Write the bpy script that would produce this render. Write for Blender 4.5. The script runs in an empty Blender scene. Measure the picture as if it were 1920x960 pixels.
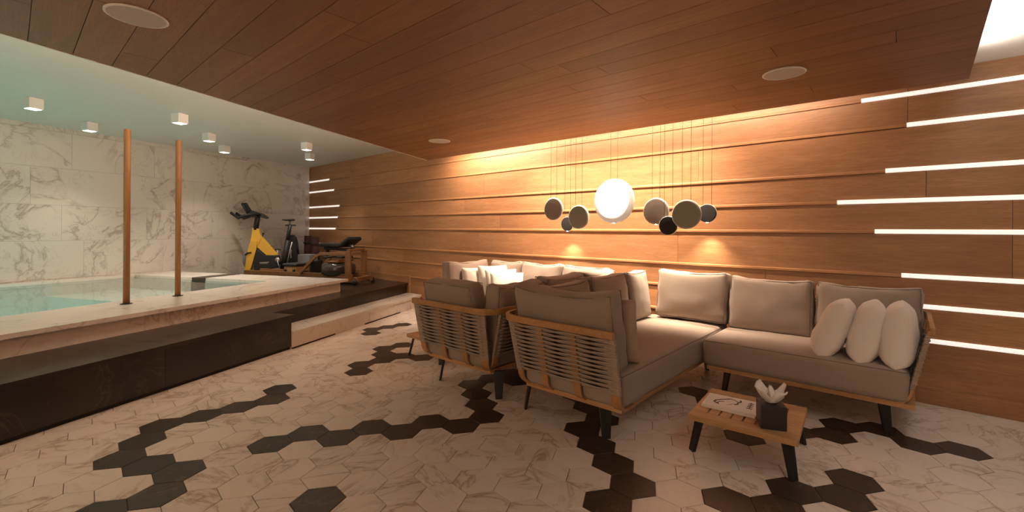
import bpy, math, random
from mathutils import Vector, Matrix, noise
R = math.radians
random.seed(7)
sc = bpy.context.scene
col = sc.collection

# ------------------------------------------------------------------ camera
FPX, CY, ROLL, CAMH = 839.06, 431.5, 0.0065, 10.1533 * 0.125
cd = bpy.data.cameras.new('camera'); cam = bpy.data.objects.new('camera', cd); col.objects.link(cam)
cd.sensor_width = 36.0; cd.lens = FPX / 1920 * 36.0
cd.shift_y = -(480 - CY) / 1920; cd.clip_start = 0.05
cr, sr = math.cos(ROLL), math.sin(ROLL)
YAW = R(41.6)      # the wood wall runs along the world x axis, the camera looks at it askew
cam.matrix_world = Matrix.Rotation(YAW, 4, 'Z') @ Matrix(((cr, -sr, 0, 0), (0, 0, -1, 0), (sr, cr, 0, CAMH), (0, 0, 0, 1)))
def RW(x, y):      # camera-aligned plan coordinates to world
    c, s = math.cos(YAW), math.sin(YAW); return (c*x - s*y, s*x + c*y)
sc.camera = cam
# ------------------------------------------------------------------ world, view
w = bpy.data.worlds.new('world'); sc.world = w; w.use_nodes = True
w.node_tree.nodes['Background'].inputs[0].default_value = (1.0, 0.8, 0.62, 1)
w.node_tree.nodes['Background'].inputs[1].default_value = 0.02
vs = sc.view_settings
vs.view_transform = 'Standard'; vs.look = 'None'; vs.gamma = 1.0; vs.use_curve_mapping = False
vs.exposure = 0.85

# ------------------------------------------------------------------ frames
# wood wall frame: s runs along the wall (to the left), o is the distance out of the wall
TX, TY, NX, NY = -1.0, 0.0, 0.0, 1.0
_w = RW(3.27, 3.19)
WD = _w[1]
S0 = -_w[0]
WROT = 0.0
def WP(s, o, z=0.0):
    return Vector((NX * (WD - o) + TX * (S0 + s), NY * (WD - o) + TY * (S0 + s), z))
# pool frame: u along the pool, v to the left
PROT = R(73.5) + YAW
UX, UY = math.cos(PROT), math.sin(PROT)
def PP(u, v, z=0.0):
    return Vector((u * UX - v * UY, u * UY + v * UX, z))
def to_uv(x, y):
    return (x * UX + y * UY, -x * UY + y * UX)
def to_so(x, y):
    return (x * TX + y * TY - S0, WD - (x * NX + y * NY))
# marble wall frame
MROT = R(66.3) + YAW
KX, KY = RW(-4.605, 10.178)
def MP(x, y, z=0.0):
    c, s = math.cos(MROT), math.sin(MROT)
    return Vector((KX + c * x - s * y, KY + s * x + c * y, z))
SLAB_Z = 2.28
CEIL_R = 2.475
CEIL_P = 2.66
def slab_edge(s): return 0.386 + 0.0216 * s

# ------------------------------------------------------------------ room lights
def area(name, loc, direc, sx, sy, power, color, xdir=None, spread=180):
    l = bpy.data.lights.new(name, 'AREA'); l.shape = 'RECTANGLE'; l.size = sx; l.size_y = sy
    l.energy = power; l.color = color; l.spread = R(spread)
    o = bpy.data.objects.new(name, l); col.objects.link(o)
    zax = -Vector(direc).normalized()
    xax = Vector(xdir) if xdir else Vector((1, 0, 0))
    xax = (xax - zax * xax.dot(zax)).normalized(); yax = zax.cross(xax)
    m = Matrix((xax, yax, zax)).transposed().to_4x4(); m.translation = Vector(loc); o.matrix_world = m
    return o
WARM = (1.0, 0.745, 0.55)
NEUT = (1.0, 0.90, 0.78)
TV = Vector((TX, TY, 0)); NV = Vector((NX, NY, 0)); ZV = Vector((0, 0, 1))
# LED cove in the slot between timber ceiling and wall
def cove(s0, s1, p, aim, spread):
    sm = (s0 + s1) / 2
    area('cove_and_fill_led', WP(sm, slab_edge(sm) - 0.045, 2.462), -ZV + NV * aim, s1 - s0, 0.03, p, WARM, TV, spread)
cove(0.5, 5.5, 21, 1.6, 150)          # washes the wall
cove(1.75, 4.05, 46, 0.12, 95)        # brighter row shining straight down the slot
cove(4.1, 5.5, 12, 0.4, 150)
# added fill light behind the camera, along the rear edge of the timber ceiling
area('cove_and_fill_led', WP(1.5, 6.96, 2.40), -NV - ZV * 0.5, 2.8, 0.03, 130, WARM, TV)
# LED cove along the pool-side edge of the timber ceiling, washing the pool ceiling
_a, _b = WP(5.4, .96), WP(3.78, 4.80)
_d = (_b - _a).normalized(); _n = Vector((_d.y, -_d.x, 0)); _n = _n if _n.x < 0 else -_n
area('cove_and_fill_led', (_a + _b) / 2 + _n * .045 + ZV * 2.36, ZV + _n * .5, (_b - _a).length, .03, 28, (1.0, .77, .58), _d)
# LED cove along the end of the timber ceiling
area('cove_and_fill_led', WP(0.02, 2.3, 2.33), ZV - TV * 1.2, 3.6, 0.03, 17, NEUT, NV)
# underwater pool lamps
for (u, v, p) in ((1.1, 5.6, 13), (2.6, 7.7, 8)):
    l = bpy.data.lights.new('pool_lamp', 'POINT'); l.energy = p; l.color = (0.30, 0.95, 0.90); l.shadow_soft_size = 0.12
    o = bpy.data.objects.new('pool_lamp', l); col.objects.link(o); o.location = PP(u, v, -0.25)

# ------------------------------------------------------------------ mesh helpers
class MB:
    def __init__(self): self.v = []; self.f = []
    def add(self, vs_, fs): 
        b = len(self.v); self.v += [tuple(p) for p in vs_]; self.f += [tuple(i + b for i in f) for f in fs]
    def box(self, x0, x1, y0, y1, z0, z1):
        self.add([(x0,y0,z0),(x1,y0,z0),(x1,y1,z0),(x0,y1,z0),(x0,y0,z1),(x1,y0,z1),(x1,y1,z1),(x0,y1,z1)],
                 [(0,3,2,1),(4,5,6,7),(0,1,5,4),(1,2,6,5),(2,3,7,6),(3,0,4,7)])
        return self
    def prism(self, poly, z0, z1):
        a = sum(poly[i][0]*poly[(i+1)%len(poly)][1]-poly[(i+1)%len(poly)][0]*poly[i][1] for i in range(len(poly)))
        if a < 0: poly = poly[::-1]
        n = len(poly)
        self.add([(p[0],p[1],z0) for p in poly]+[(p[0],p[1],z1) for p in poly],
                 [tuple(range(n-1,-1,-1)), tuple(range(n,2*n))]+[(i,(i+1)%n,n+(i+1)%n,n+i) for i in range(n)])
        return self
    def sweep(self, path, sec, up=(0,0,1), closed=False, cap=True):
        """sec: list of (side, up) offsets; path: list of points"""
        path = [Vector(p) for p in path]; n = len(path); m = len(sec); up = Vector(up); b = len(self.v)
        for i, p in enumerate(path):
            if closed: d = path[(i+1)%n]-path[i-1]
            else: d = path[min(i+1,n-1)]-path[max(i-1,0)]
            d.normalize()
            u0 = up if abs(d.dot(up)) < 0.95 else Vector((0,1,0)) if abs(d.y) < .9 else Vector((1,0,0))
            sd = d.cross(u0).normalized(); uu = sd.cross(d).normalized()
            for (a, c) in sec: self.v.append(tuple(p + sd*a + uu*c))
        for i in range(n if closed else n-1):
            i2 = (i+1)%n
            for k in range(m):
                k2 = (k+1)%m
                self.f.append((b+i*m+k, b+i*m+k2, b+i2*m+k2, b+i2*m+k))
        if cap and not closed:
            self.f.append(tuple(b+k for k in range(m-1,-1,-1))); self.f.append(tuple(b+(n-1)*m+k for k in range(m)))
        return self
    def tube(self, path, r, n=8, closed=False):
        return self.sweep(path, [(r*math.cos(2*math.pi*k/n), r*math.sin(2*math.pi*k/n)) for k in range(n)], closed=closed)
    def cyl(self, p0, p1, r0, r1=None, n=16):
        if r1 is None: r1 = r0
        p0, p1 = Vector(p0), Vector(p1); d = (p1-p0).normalized()
        a = d.orthogonal().normalized(); c = d.cross(a)
        vs_ = []
        for p, r in ((p0,r0),(p1,r1)):
            for k in range(n):
                t = 2*math.pi*k/n; vs_.append(p + a*r*math.cos(t) + c*r*math.sin(t))
        self.add(vs_, [tuple(range(n-1,-1,-1)), tuple(range(n,2*n))]+[(k,(k+1)%n,n+(k+1)%n,n+k) for k in range(n)])
        return self
    def lathe(self, prof, n=32, axis='z'):
        """prof: list of (r, h)"""
        b = len(self.v); m = len(prof)
        for k in range(n):
            t = 2*math.pi*k/n
            for (r, h) in prof:
                x, y = r*math.cos(t), r*math.sin(t)
                self.v.append((x,y,h) if axis=='z' else (x,h,y) if axis=='y' else (h,x,y))
        for k in range(n):
            k2 = (k+1)%n
            for i in range(m-1):
                self.f.append((b+k*m+i, b+k2*m+i, b+k2*m+i+1, b+k*m+i+1))
        return self
    def plate(self, poly, y0, y1):
        """poly in x,z extruded along y"""
        n = len(poly)
        self.add([(p[0],y0,p[1]) for p in poly]+[(p[0],y1,p[1]) for p in poly],
                 [tuple(range(n)), tuple(range(2*n-1,n-1,-1))]+[(i,n+i,n+(i+1)%n,(i+1)%n) for i in range(n)])
        return self
    def mesh(self, name):
        me = bpy.data.meshes.new(name); me.from_pydata(self.v, [], self.f); me.validate(); me.update()
        import bmesh
        bm = bmesh.new(); bm.from_mesh(me); bmesh.ops.recalc_face_normals(bm, faces=bm.faces); bm.to_mesh(me); bm.free()
        return me
    def build(self, name, mat, parent=None, smooth=False, bevel=0.0, sub=0):
        return obj(name, self.mesh(name), mat, parent, smooth, bevel, sub)
def obj(name, me, mat, parent=None, smooth=False, bevel=0.0, sub=0):
    if mat is not None and not me.materials: me.materials.append(mat)
    if smooth:
        for p in me.polygons: p.use_smooth = True
    o = bpy.data.objects.new(name, me); col.objects.link(o)
    if parent: o.parent = parent
    if bevel > 0:
        m = o.modifiers.new('bevel', 'BEVEL'); m.width = bevel; m.segments = 2; m.limit_method = 'ANGLE'; m.angle_limit = R(50)
    if smooth == 'auto':
        pass
    if sub:
        m = o.modifiers.new('sub', 'SUBSURF'); m.levels = sub; m.render_levels = sub
    return o
def empty(name, loc, rz=0.0):
    o = bpy.data.objects.new(name, None); col.objects.link(o); o.location = loc; o.rotation_euler = (0,0,rz)
    o.empty_display_size = 0.1
    return o
def tag(o, label, cat, group=None):
    o['label'] = label; o['category'] = cat
    if group: o['group'] = group
    return o
def struct(o):
    o['kind'] = 'structure'; return o
def copy_tree(o, parent=None):
    c = o.copy(); col.objects.link(c); c.parent = parent
    for ch in list(o.children): copy_tree(ch, c)
    return c
def clip_poly(poly, a, b):
    """keep the part of poly left of the line a->b"""
    out = []
    def side(p): return (b[0]-a[0])*(p[1]-a[1])-(b[1]-a[1])*(p[0]-a[0])
    for i in range(len(poly)):
        p, q = poly[i], poly[(i+1)%len(poly)]; sp, sq = side(p), side(q)
        if sp >= 0: out.append(p)
        if (sp > 0 and sq < 0) or (sp < 0 and sq > 0):
            t = sp/(sp-sq); out.append((p[0]+(q[0]-p[0])*t, p[1]+(q[1]-p[1])*t))
    return out
def clip_convex(poly, hull):
    a = sum(hull[i][0]*hull[(i+1)%len(hull)][1]-hull[(i+1)%len(hull)][0]*hull[i][1] for i in range(len(hull)))
    if a < 0: hull = hull[::-1]
    for i in range(len(hull)):
        if len(poly) < 3: return []
        poly = clip_poly(poly, hull[i], hull[(i+1)%len(hull)])
    return poly if len(poly) >= 3 else []

# ------------------------------------------------------------------ materials
class NT:
    def __init__(self, name):
        self.m = bpy.data.materials.new(name); self.m.use_nodes = True
        self.t = self.m.node_tree; self.b = self.t.nodes['Principled BSDF']
    def n(self, typ, **k):
        x = self.t.nodes.new(typ)
        for a, v in k.items():
            if a.startswith('i_'):
                key = a[2:]; key = int(key) if key.isdigit() else key.replace('_', ' ')
                x.inputs[key].default_value = v
            else: setattr(x, a, v)
        return x
    def l(self, a, b): self.t.links.new(a, b)
    def ramp(self, fac, stops):
        r = self.n('ShaderNodeValToRGB'); e = r.color_ramp.elements
        while len(e) < len(stops): e.new(0.5)
        for el, (p, c) in zip(e, stops): el.position = p; el.color = (*c, 1) if len(c) == 3 else c
        self.l(fac, r.inputs[0]); return r.outputs[0]
    def math(self, op, a, b=None):
        x = self.n('ShaderNodeMath', operation=op)
        for i, s in enumerate((a, b)):
            if s is None: continue
            if isinstance(s, (int, float)): x.inputs[i].default_value = s
            else: self.l(s, x.inputs[i])
        return x.outputs[0]
    def mix(self, fac, a, b, typ='MIX'):
        x = self.n('ShaderNodeMixRGB', blend_type=typ)
        for i, s in enumerate((fac, a, b)):
            if isinstance(s, (int, float)): x.inputs[i].default_value = s
            elif isinstance(s, tuple): x.inputs[i].default_value = (*s, 1)
            else: self.l(s, x.inputs[i])
        return x.outputs[0]
    def rand(self):
        oi = self.n('ShaderNodeObjectInfo'); ge = self.n('ShaderNodeNewGeometry')
        s = self.math('ADD', oi.outputs['Random'], ge.outputs['Random Per Island'])
        return self.math('FRACT', s)
    def coords(self, offset=True, rot=False, scale=(1,1,1)):
        tc = self.n('ShaderNodeTexCoord'); out = tc.outputs['Object']
        r = self.rand()
        if rot:
            vr = self.n('ShaderNodeVectorRotate', rotation_type='Z_AXIS'); self.l(out, vr.inputs['Vector'])
            self.l(self.math('MULTIPLY', r, 6.283), vr.inputs['Angle']); out = vr.outputs[0]
        mp = self.n('ShaderNodeMapping'); self.l(out, mp.inputs['Vector']); mp.inputs['Scale'].default_value = scale
        if offset:
            cx = self.n('ShaderNodeCombineXYZ')
            self.l(self.math('MULTIPLY', r, 37.0), cx.inputs[0]); self.l(self.math('MULTIPLY', r, 71.0), cx.inputs[1]); self.l(self.math('MULTIPLY', r, 53.0), cx.inputs[2])
            self.l(cx.outputs[0], mp.inputs['Location'])
        return mp.outputs[0], r
    def noise(self, vec, scale, detail=4, rough=.5, dist=0.0):
        x = self.n('ShaderNodeTexNoise'); self.l(vec, x.inputs['Vector'])
        x.inputs['Scale'].default_value = scale; x.inputs['Detail'].default_value = detail
        x.inputs['Roughness'].default_value = rough; x.inputs['Distortion'].default_value = dist
        return x.outputs['Fac']
    def vein(self, fac, width, sharp=True):
        a = self.math('ABSOLUTE', self.math('SUBTRACT', fac, 0.5))
        return self.ramp(a, [(0.0, (1,1,1)), (width*.35, (.45,.45,.45)), (width, (0,0,0))])
    def bump(self, h, strength, dist=0.01):
        x = self.n('ShaderNodeBump'); x.inputs['Strength'].default_value = strength; x.inputs['Distance'].default_value = dist
        self.l(h, x.inputs['Height']); self.l(x.outputs[0], self.b.inputs['Normal'])
    def base(self, c, rough=.5, metal=0.0, spec=.5):
        if isinstance(c, tuple): self.b.inputs['Base Color'].default_value = (*c, 1)
        else: self.l(c, self.b.inputs['Base Color'])
        if isinstance(rough, (int, float)): self.b.inputs['Roughness'].default_value = rough
        else: self.l(rough, self.b.inputs['Roughness'])
        self.b.inputs['Metallic'].default_value = metal
        self.b.inputs['Specular IOR Level'].default_value = spec
        return self
def flat(name, c, rough=.5, metal=0.0, spec=.5, speck=0.06):
    m = NT(name); v, r = m.coords(); n = m.noise(v, 40, 3)
    m.base(m.mix(n, tuple(x*(1-speck) for x in c), tuple(min(1, x*(1+speck)) for x in c)), rough, metal, spec)
    return m.m
def emit(name, c, s):
    m = NT(name); m.base(c, .6)
    m.b.inputs['Emission Color'].default_value = (*c, 1); m.b.inputs['Emission Strength'].default_value = s
    return m.m
def wood(name, dark, light, scale=(1.2, 14, 14), rough=.42, tone=.16, gloss_bump=.08):
    m = NT(name); v, r = m.coords(scale=scale)
    big = m.noise(v, 1.1, 5, .55, .6); fine = m.noise(v, 9, 4, .6, .2)
    c = m.mix(m.ramp(big, [(.3,(0,0,0)),(.7,(1,1,1))]), dark, light)
    c = m.mix(m.ramp(fine, [(.35,(.55,.55,.55)),(.65,(0,0,0))]), c, tuple(x*.72 for x in dark))
    sh = m.n('ShaderNodeMapRange'); sh.inputs['To Min'].default_value = 1-tone; sh.inputs['To Max'].default_value = 1+tone*.6
    m.l(r, sh.inputs[0])
    c = m.mix(1.0, c, sh.outputs[0], 'MULTIPLY')
    m.base(c, rough); m.bump(fine, gloss_bump, .003)
    return m.m
def marble(name, base, veinc, vscale=2.2, width=.035, rough=.28, rot=False, cloud=.12, second=True, amount=.75, scale=(1,1,1), sec=.5):
    m = NT(name); v, r = m.coords(rot=rot, scale=scale)
    n1 = m.noise(v, vscale, 6, .62, .9); n2 = m.noise(v, vscale*2.6, 5, .6, 1.3); cl = m.noise(v, vscale*.9, 3, .5, .4)
    msk = m.ramp(cl, [(.38,(0,0,0)),(.56,(1,1,1))])
    v1 = m.mix(1.0, m.vein(n1, width), msk, 'MULTIPLY')
    c = m.mix(m.math('MULTIPLY', m.ramp(cl, [(.45,(0,0,0)),(.75,(1,1,1))]), cloud), base, veinc)
    c = m.mix(m.math('MULTIPLY', v1, amount), c, veinc)
    if second:
        v2 = m.mix(1.0, m.vein(n2, width*.6), msk, 'MULTIPLY'); c = m.mix(m.math('MULTIPLY', v2, amount*sec), c, veinc)
    m.base(c, rough)
    return m.m
def fabric(name, c, weave=900, bump=.25):
    m = NT(name); v, r = m.coords(); n = m.noise(v, weave*.35, 2); b = m.noise(v, 7, 3)
    cc = m.mix(n, tuple(x*.84 for x in c), tuple(min(1, x*1.14) for x in c))
    cc = m.mix(m.math('MULTIPLY', b, .25), cc, tuple(x*.82 for x in c))
    m.base(cc, .95, spec=.15); m.bump(n, bump, .002)
    m.b.inputs['Sheen Weight'].default_value = .2
    return m.m
M = {}
M['wood_wall'] = wood('wood_wall', (.36,.172,.076), (.50,.26,.126))
M['wood_ceiling'] = wood('wood_ceiling', (.24,.11,.042), (.33,.16,.065), rough=.5)
M['wood_ridge'] = wood('wood_ridge', (.40,.19,.078), (.52,.265,.12), tone=.05)
M['teak'] = wood('teak', (.48,.26,.11), (.64,.385,.175), scale=(3,22,22), rough=.5)
M['teak_rail'] = wood('teak_rail', (.42,.215,.08), (.56,.31,.13), scale=(5,5,5), rough=.5, tone=.05)
M['pole_wood'] = wood('pole_wood', (.33,.15,.05), (.46,.22,.08), scale=(25,25,1.5), rough=.5, tone=.04)
M['walnut'] = wood('walnut', (.20,.085,.03), (.33,.155,.06), scale=(4,16,16), rough=.45)
M['calacatta'] = marble('calacatta', (.80,.73,.665), (.36,.25,.17), 1.7, .040, .33, True, .14, amount=.8, scale=(1,2.6,1), sec=.22)
M['emperador'] = marble('emperador', (.040,.027,.019), (.22,.15,.10), 2.4, .012, .36, True, .10, amount=.5)
M['wall_marble'] = marble('wall_marble', (.70,.65,.585), (.30,.24,.20), 1.25, .030, .33, False, .10)
M['deck_marble'] = marble('deck_marble', (.74,.68,.62), (.42,.32,.25), 1.3, .022, .25, False, .10)
M['bench_marble'] = marble('bench_marble', (.019,.013,.0095), (.14,.09,.06), 1.6, .010, .30, False, .25, amount=.5)
M['grout'] = flat('grout', (.20,.145,.105), .9)
M['shadow_gap'] = flat('shadow_gap', (.012,.010,.009), .8)
def plaster():
    m = NT('plaster'); v, r = m.coords(scale=(1,1,1)); n = m.noise(v, 1.4, 7, .65, 1.2)
    m.base(m.mix(n, (.62,.60,.56), (.78,.75,.70)), m.ramp(n, [(.3,(.35,.35,.35)),(.7,(.6,.6,.6))])); m.bump(n, .12, .01); return m.m
M['plaster'] = plaster()
M['white_plaster'] = flat('white_plaster', (.74,.72,.69), .7)
M['back_plaster'] = flat('back_plaster', (.42,.35,.29), .8)
M['pool_tile'] = flat('pool_tile', (.36,.70,.68), .4)
M['greige'] = fabric('greige', (.36,.292,.245))
M['seam'] = fabric('seam', (.22,.175,.145))
M['white_cloth'] = fabric('white_cloth', (.86,.79,.72))
M['blush_cloth'] = fabric('blush_cloth', (.50,.37,.29))
M['rope'] = fabric('rope', (.40,.315,.25), 600, .4)
M['weave_shade'] = fabric('weave_shade', (.045,.030,.022))
M['black_metal'] = flat('black_metal', (.014,.013,.013), .45)
M['black_plastic'] = flat('black_plastic', (.016,.016,.017), .5)
M['black_leather'] = flat('black_leather', (.020,.019,.019), .42)
M['grey_metal'] = flat('grey_metal', (.35,.34,.33), .35, .9)
M['grey_foam'] = flat('grey_foam', (.26,.255,.26), .8)
M['yellow'] = flat('yellow', (.80,.46,.045), .35)
M['maroon'] = flat('maroon', (.060,.016,.013), .75)
M['grille'] = flat('grille', (.52,.49,.46), .8)
M['white_paint'] = flat('white_paint', (.80,.78,.75), .5)
M['greige_paint'] = flat('greige_paint', (.30,.25,.21), .7)
M['sage_paint'] = flat('sage_paint', (.31,.31,.25), .7)
M['brown_paint'] = flat('brown_paint', (.011,.0085,.007), .7)
M['paper'] = flat('paper', (.80,.76,.72), .8)
M['ink'] = flat('ink', (.10,.085,.08), .8)
M['tissue'] = flat('tissue', (.84,.80,.76), .9)
M['led'] = emit('led', (1.0, .93, .86), 0.42)
M['lamp_glow'] = emit('lamp_glow', (1.0, .90, .78), 6.0)
M['disc_glow'] = emit('disc_glow', (.55, .48, .41), 0.22)
M['disc_inner'] = emit('disc_inner', (1.0, .92, .82), 0.42)
M['down_glow'] = emit('down_glow', (1.0, .93, .84), 5.0)
def water():
    m = NT('water'); t = m.t
    tr = m.n('ShaderNodeBsdfTransparent'); tr.inputs[0].default_value = (.86, .97, .955, 1)
    gl = m.n('ShaderNodeBsdfGlossy'); gl.inputs['Roughness'].default_value = .02
    fr = m.n('ShaderNodeFresnel'); fr.inputs[0].default_value = 1.22
    v, r = m.coords(); nz = m.noise(v, 3.0, 2)
    bp = m.n('ShaderNodeBump'); bp.inputs['Strength'].default_value = .03; bp.inputs['Distance'].default_value = .02
    m.l(nz, bp.inputs['Height']); m.l(bp.outputs[0], gl.inputs['Normal']); m.l(bp.outputs[0], fr.inputs['Normal'])
    mx = m.n('ShaderNodeMixShader'); m.l(fr.outputs[0], mx.inputs[0]); m.l(tr.outputs[0], mx.inputs[1]); m.l(gl.outputs[0], mx.inputs[2])
    m.l(mx.outputs[0], t.nodes['Material Output'].inputs['Surface']); return m.m
M['water'] = water()
def tank():
    m = NT('tank'); v, r = m.coords(); n = m.noise(v, 60, 2)
    m.base(m.mix(n, (.02,.017,.015), (.07,.06,.052)), .12); return m.m
M['tank'] = tank()

# ================================================================== THE SETTING
A1 = WP(-3.5, 0); A2 = WP(-3.5, 7.0); B1 = MP(-10.0, 0)
def wood_u(v, off=0.0):
    # point (u,v) with o = off
    a = UX*NX + UY*NY; b = -UY*NX + UX*NY
    return (WD - off - v*b) / a
def marble_v(u, off=0.0):
    # v of marble wall plane at a given u (off = distance in front of it)
    ml = Vector((-math.sin(MROT), math.cos(MROT)))
    k = ml.x*KX + ml.y*KY - off
    a = UX*ml.x + UY*ml.y; b = -UY*ml.x + UX*ml.y
    return (k - u*a) / b

# ---- floor with hexagonal tiles
S = 0.125; TH = 0.2375 + YAW; OX, OY = RW(-11.321*S, 21.0889*S)
def lat(q, r):
    X = 1.5*q*S; Y = math.sqrt(3)*(r+q/2)*S; c, s = math.cos(TH), math.sin(TH)
    return (c*X-s*Y+OX, s*X+c*Y+OY)
vf = 3.66
pA = PP(-4.2, vf); pB = PP(wood_u(vf, -.05), vf)
a2 = WP(-3.55, 7.0)
fl = struct(MB().prism([(p.x,p.y) for p in (pB, WP(-3.55,-.05), a2, pA)], -.12, -.004).build('floor', M['grout']))
DARK = {(-1,5),(-1,4),(-2,4),(-3,4),(-4,4),(-4,3),(-4,2),(-3,1),(-2,0),(-2,-1),(-3,-1),(2,-4),(0,0),(1,0),(2,-1),(3,-1),(4,-2),(5,-2),(6,-3),(7,-3),(7,-2),(7,-1),(7,0),(8,0),(9,0),(9,-1),(10,-1),
 (2,5),(2,6),(3,6),(3,7),(3,8),(4,8),(4,6),(5,5),(2,12),(2,13),(3,13),(4,13),(11,-5),(11,-4),(11,-6),(10,-6),(10,-7),(10,-8),(10,-9),(9,-9),(12,-11),(13,-12),(14,-12),(15,-13),(16,-13),(15,-10),(16,-7),(16,-8),(17,-9),(17,-10),(19,-12),(18,-12),(20,-13),(20,-14),(21,-15),(17,-11)}
def hexmesh(name, r_, zt=0.0):
    mb = MB(); top = [(r_*math.cos(k*math.pi/3), r_*math.sin(k*math.pi/3)) for k in range(6)]
    i = r_-.0015; ins = [(i*math.cos(k*math.pi/3), i*math.sin(k*math.pi/3)) for k in range(6)]
    mb.add([(x,y,-.006) for x,y in top]+[(x,y,-.0012) for x,y in top]+[(x,y,0) for x,y in ins],
           [(12,13,14,15,16,17)]+[(k,(k+1)%6,6+(k+1)%6,6+k) for k in range(6)]+[(6+k,6+(k+1)%6,12+(k+1)%6,12+k) for k in range(6)])
    return mb
hx = hexmesh('tile', S-.0018)
me_w = hx.mesh('tile'); me_w.materials.append(M['calacatta'])
me_d = hx.mesh('tile_dark'); me_d.materials.append(M['emperador'])
cells = []
for q in range(-26, 40):
    for r_ in range(-44, 34):
        x, y = lat(q, r_)
        u, v = to_uv(x, y); s, o = to_so(x, y)
        xc, yc = x*math.cos(YAW)+y*math.sin(YAW), -x*math.sin(YAW)+y*math.cos(YAW)
        if v > 3.66 or o < -.03 or s < -3.45 or yc < -1.2: continue
        vis = 0
        if yc > .6:
            X = 960+FPX*xc/yc; Y = CY+FPX*CAMH/yc
            if -60 < X < 1980 and Y < 1020: vis = 1.0/(yc**3)
        cells.append((vis, q, r_, x, y))
cells.sort(reverse=True)
ind = [c for c in cells if c[0] > 0]
near = [c for c in ind if (c[1],c[2]) in DARK] + [c for c in ind if (c[1],c[2]) not in DARK][:300]
nearset = {(c[1],c[2]) for c in near}
for c in near:
    o = bpy.data.objects.new('floor_tile', me_d if (c[1],c[2]) in DARK else me_w); col.objects.link(o); o.parent = fl
    o.location = (c[3], c[4], 0); o.rotation_euler = (0,0,TH)
rest = MB(); ct, st = math.cos(TH), math.sin(TH)
for c in cells:
    if (c[1],c[2]) in nearset: continue
    rest.add([(c[3]+ct*x-st*y, c[4]+st*x+ct*y, z) for x,y,z in hx.v], hx.f)
ro = rest.build('floor_tiles', M['calacatta'], fl); ro['kind'] = 'stuff'

# ---- wood wall
ROWS = [0.0, .448, .70, .925, 1.26, 1.498, 1.735, 2.075, 2.31, 2.70]
ww = struct(MB().box(-10.75, 3.6, .012, .20, -.1, 2.72).build('wall_right', M['shadow_gap']))
ww.location = WP(0,0,0); ww.rotation_euler = (0,0,WROT)
JOINT = {8: [.341, 3.2, 6.0, 8.7], 7: [.341, 3.47, 5.9], 6: [-.9, 1.9, 4.92, 7.6], 5: [.235, 2.7, 5.34, 8.2], 4: [-.2, 2.2, 4.6, 7.3], 3: [-.2, 2.1, 5.0, 7.9], 2: [-1.4, 1.3, 4.0, 6.9], 1: [-.6, 1.6, 4.3, 7.0], 0: [-1.0, 1.4, 4.4, 7.2]}
for i in range(9):
    js = [-3.5] + JOINT[i] + [10.60]
    for a, b in zip(js[:-1], js[1:]):
        L = b-a; x0 = -b
        o = MB().box(.0012, L-.0012, 0, .012, ROWS[i]+.0015, ROWS[i+1]-.0015).build('wall_panel', M['wood_wall'], ww)
        o.location.x = x0
# projecting ridges and white light strips
LEDR = {8:.621, 7:.346, 6:.469, 5:.774, 4:.532, 3:.371, 2:.30, 1:.30}
LEDL = {8:9.592, 7:9.377, 6:9.145, 5:9.21, 4:9.297, 3:9.339}
ORD = {8:'topmost', 7:'second from top', 6:'third from top', 5:'fourth from top', 4:'fifth from top', 3:'sixth from top', 2:'second from bottom', 1:'lowest'}
def bar(L, z, proud=.026, hh=.031, mat=None, parent=None, name='ridge'):
    mb = MB(); 
    mb.add([(x, y, zz) for x in (0, L) for (y, zz) in ((.002,z),(-proud,z+.004),(-proud,z+hh*.82),(-proud*.85,z+hh),(.002,z+hh+.004))],
           [(0,1,2,3,4),(9,8,7,6,5)]+[(k,5+k,5+(k+1)%5,(k+1)%5) for k in range(5)])
    return mb.build(name, mat, parent)
for i in range(1, 9):
    z = ROWS[i]
    sl = LEDL.get(i, 10.60); srr = LEDR[i]
    cuts = [srr, srr+2.4+.3*(i%3), srr+5.2, sl]
    for a, b in zip(cuts[:-1], cuts[1:]):
        o = bar(b-a-.001, z, .012, .024, M['wood_ridge'], ww); o.location.x = -b
    o = bar(srr+3.5, z, .014, .031, M['led'], None, 'light_strip'); o.location = WP(srr, 0, 0); o.rotation_euler = (0,0,WROT)
    tag(o, f'white glowing strip at right end of wood wall, {ORD[i]} of eight', 'light strip', 'light strips at the right end of the wood wall')
    if i in LEDL:
        b = 10.54
        o = bar(b-sl, z, .014, .031, M['led'], None, 'light_strip'); o.location = WP(b, 0, 0); o.rotation_euler = (0,0,WROT)
        tag(o, f'short white glowing strip beside marble corner, {ORD[i]} of six' if i > 3 else 'short white glowing strip beside marble corner, lowest of six', 'light strip', 'light strips beside the marble corner')
# baseboard
u_step = wood_u(3.88); sb = to_so(*PP(u_step, 3.88).xy)[0]
bb = struct(MB().box(-sb, 3.5, -.018, .001, 0, .123).build('baseboard_right', M['wood_wall'])); bb.location = WP(0,0,0); bb.rotation_euler = (0,0,WROT)
bb = struct(MB().box(-10.54, -sb+.08, -.03, .001, .36, .475).box(-sb, -sb+.08, -.03, .001, .1, .36).build('baseboard_platform', M['wood_wall'])); bb.location = WP(0,0,0); bb.rotation_euler = (0,0,WROT)

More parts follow.
